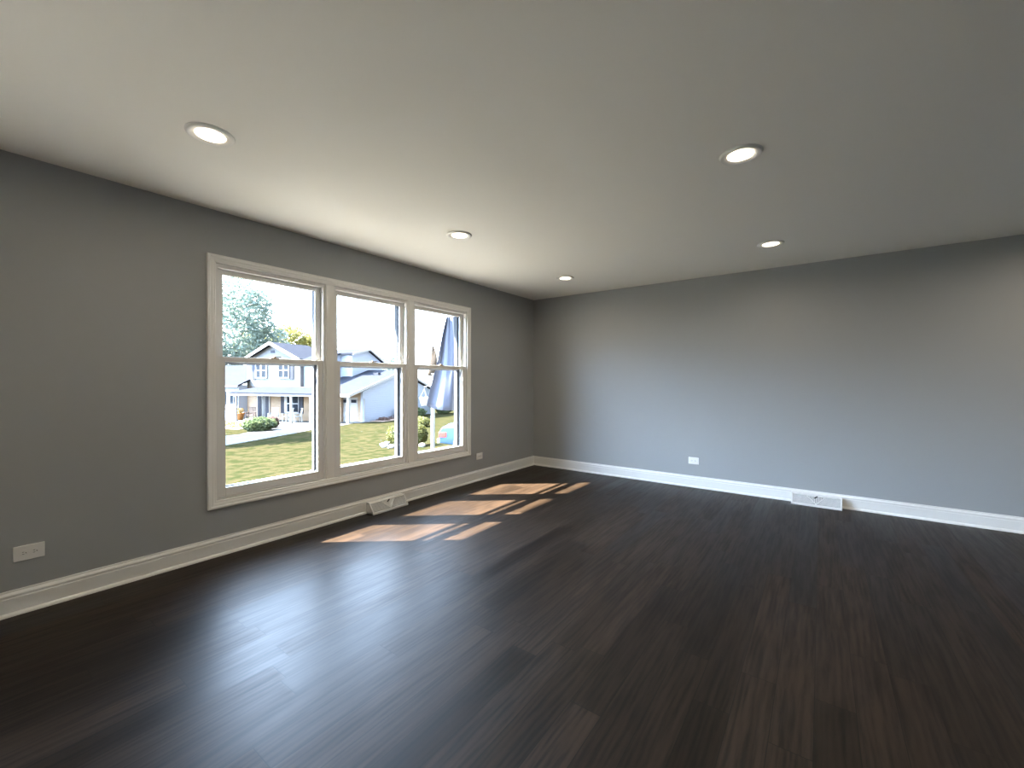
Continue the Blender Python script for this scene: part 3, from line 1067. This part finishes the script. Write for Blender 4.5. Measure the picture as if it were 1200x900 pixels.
M['flag'] = flag_mat()
FC = Vector((-.86, -.94, 2.17))           # the pole end the cloth hangs from
t = thing('flag', 'blue grey striped flag hanging outside the right-hand window', 'flag', (-WT - .02, .35, 2.0))
fl = MB()
NU, NVV = 28, 16
along = Vector((.42, .907, 0))              # the cloth's width, as it hangs across the view
across = Vector((-.907, .42, 0))
rows = []
for j in range(NVV + 1):
    v = j / NVV
    row = []
    for i in range(NU + 1):
        u = i / NU
        left = .0 - .27 * v - .008 * math.sin(v * 9)
        right = .24 + .74 * v ** .6
        s = left + (right - left) * u
        z = -(1.28 + .10 * min(1, u * 3) + .02 * math.sin(u * 14)) * v
        amp = .035 + .05 * v
        d = amp * math.sin(u * 17 + 1.2 * v) + .02 * math.sin(u * 41)
        row.append(fl.bm.verts.new(FC + along * s + across * d + Vector((0, 0, z)) - Vector(t.location)))
    rows.append(row)
uvl = fl.bm.loops.layers.uv.new('UVMap')
for j in range(NVV):
    for i in range(NU):
        f = fl.bm.faces.new([rows[j][i], rows[j][i + 1], rows[j + 1][i + 1], rows[j + 1][i]])
        for lp, (a, c) in zip(f.loops, ((i, j), (i + 1, j), (i + 1, j + 1), (i, j + 1))):
            lp[uvl].uv = (a / NU, c / NVV)
fo = fl.build('cloth', M['flag'], t, True, recalc=False)
sm = fo.modifiers.new('thickness', 'SOLIDIFY')
sm.thickness = .002
pe = FC - Vector(t.location)
MB().tube([(0, 0, 0), tuple(pe * .5 + Vector((0, 0, .02))), tuple(pe + Vector((0, 0, .03)))], .013, 10).build('pole', M['pole'], t, True)
MB().lathe([(.0, -.0), (.03, 0), (.03, .02), (.001, .03)], (0, 0, 0), 12, 0).build('bracket', M['pole'], t)

# white garden post with a side arm; a tan banner and a white planter hang on it
px_, py_ = -7.72, 5.22
t = thing('garden_post', 'white garden post with a side arm, left of the striped flag', 'post', (px_, py_, gz(px_)))
MB().box(-.05, .05, -.05, .05, -.2, 2.9, .008).build('post', M['out_trim'], t)
MB().lathe([(.075, 2.9), (.085, 2.93), (.03, 3.0), (.001, 3.02)], seg=4).build('post_cap', M['out_trim'], t)
MB().tube([(0, 0, 2.45), (-.12, -.09, 2.50), (-.24, -.175, 2.47), (-.25, -.183, 2.40)], .010, 8).build('arm', M['pole'], t, True)
MB().tube([(0, 0, 2.98), (0, 0, 3.9), (-.02, -.02, 4.05), (-.06, -.045, 4.02)], .010, 8).build('banner_rod', M['pole'], t, True)
t = thing('feather_banner', 'tan feather banner on the white post beside the striped flag', 'banner', (px_, py_, gz(px_) + 3.0))
fb = MB()
rows = []
for j in range(13):
    v = j / 12
    wd = .30 * math.sin(min(1, v * 1.7) * math.pi / 2) * (1 - .2 * v) + .02
    row = []
    for i in range(5):
        u = i / 4
        a = -.03 + wd * u - .14 * v
        row.append(fb.bm.verts.new((a * .807 + .02, a * .591 - .03 + .03 * math.sin(3 * u + 4 * v), .98 - 1.12 * v)))
    rows.append(row)
for j in range(12):
    for i in range(4):
        fb.bm.faces.new([rows[j][i], rows[j][i + 1], rows[j + 1][i + 1], rows[j + 1][i]])
fo = fb.build('cloth', M['tan'], t, True, recalc=False)
fo.modifiers.new('thickness', 'SOLIDIFY').thickness = .004
hx, hy = px_ - .25, py_ - .183
t = thing('hanging_planter', 'white hanging planter on the arm of the white post', 'planter', (hx, hy, gz(px_) + 1.80))
MB().lathe([(.0, 0), (.11, 0), (.155, .25), (.165, .26), (.165, .29), (.14, .29), (.13, .24), (.001, .22)], seg=20).build('basket', M['planter'], t, True)
MB().tube([(0, 0, .60), (.15, 0, .28)], .004, 6).tube([(0, 0, .60), (-.075, .13, .28)], .004, 6).tube([(0, 0, .60), (-.075, -.13, .28)], .004, 6).build('hanger', M['pole'], t)

# parked car, its tail towards the bushes (local x along the car, tail at 0)
cx, cy = -8.75, 6.75
t = thing('car', 'light blue parked car seen low in the right-hand window', 'car', (cx, cy, gz(cx) + .0), R(34))
HWD = .86
prof = [(0.02, .34), (0, .55), (.03, .80), (.10, .93), (.95, .97), (1.55, 1.40), (2.9, 1.42), (3.55, 1.0), (4.45, .88), (4.58, .62), (4.55, .32), (3.95, .26), (.6, .26)]
cb = MB()
cb.prism(prof, 1, -HWD, HWD)
bmesh.ops.recalc_face_normals(cb.bm, faces=cb.bm.faces)
bmesh.ops.bevel(cb.bm, geom=list(cb.bm.edges), offset=.05, segments=3, affect='EDGES', profile=.6)
cb.build('body', M['carpaint'], t, True)
MB().prism([(1.10, 1.0), (1.58, 1.36), (2.85, 1.38), (3.40, 1.02)], 1, -HWD - .006, HWD + .006).build('side_glass', M['carglass'], t)
MB().hexa([(1.0, -.66, 1.015), (1.0, .66, 1.015), (1.5, .60, 1.385), (1.5, -.60, 1.385), (.985, -.66, 1.025), (.985, .66, 1.025), (1.485, .60, 1.40), (1.485, -.60, 1.40)]).build('rear_glass', M['carglass'], t)
MB().box(-.08, .10, -HWD + .02, HWD - .02, .32, .50, .03).build('bumper', M['chrome'], t)
for s in (-1, 1):
    MB().box(-.02, .30, s * .70 - .17, s * .70 + .17, .56, .76, .02).build('tail_lamp', M['tail'], t)
    for wx in (.85, 3.7):
        w = MB().lathe([(.0001, -.1), (.26, -.1), (.31, -.07), (.31, .07), (.26, .1), (.0001, .1)], (wx, s * .80, .31), 24, 1).build('wheel', M['tyre'], t, True)
        MB().lathe([(.0001, -.11), (.18, -.11), (.18, .11), (.0001, .11)], (wx, s * .80, .31), 20, 1).build('hubcap', M['chrome'], w)

# the neighbouring white porch beyond the car
NR = R(20)
t = thing('neighbour_porch', 'white porch with square posts beyond the parked car', 'porch', (-12.6, 15.6, gz(-12.6)), NR)
for px in (0, 1.3, 3.0):
    p = MB()
    p.box(px - .10, px + .10, -.10, .10, 0, 2.55)
    p.box(px - .14, px + .14, -.14, .14, 0, .9)
    p.build('post', M['out_trim'], t)
MB().box(-.1, 6, -.05, .05, .85, .95).box(-.1, 6, -.04, .04, .15, .25).build('rail', M['out_trim'], t)
w = MB().box(-.2, 7, 1.6, 1.9, -.2, 2.7).build('wall', M['out_white'], t)
f = MB().box(.7, 2.6, 1.52, 1.6, .85, 2.1).build('window', M['out_trim'], t)
MB().box(.8, 2.5, 1.50, 1.53, .95, 2.0).build('pane', M['out_glass'], f)
MB().hexa([(-.4, -.5, 2.45), (7, -.5, 2.45), (7, 2.2, 3.1), (-.4, 2.2, 3.1), (-.4, -.5, 2.6), (7, -.5, 2.6), (7, 2.2, 3.25), (-.4, 2.2, 3.25)]).build('roof', M['roof'], t)
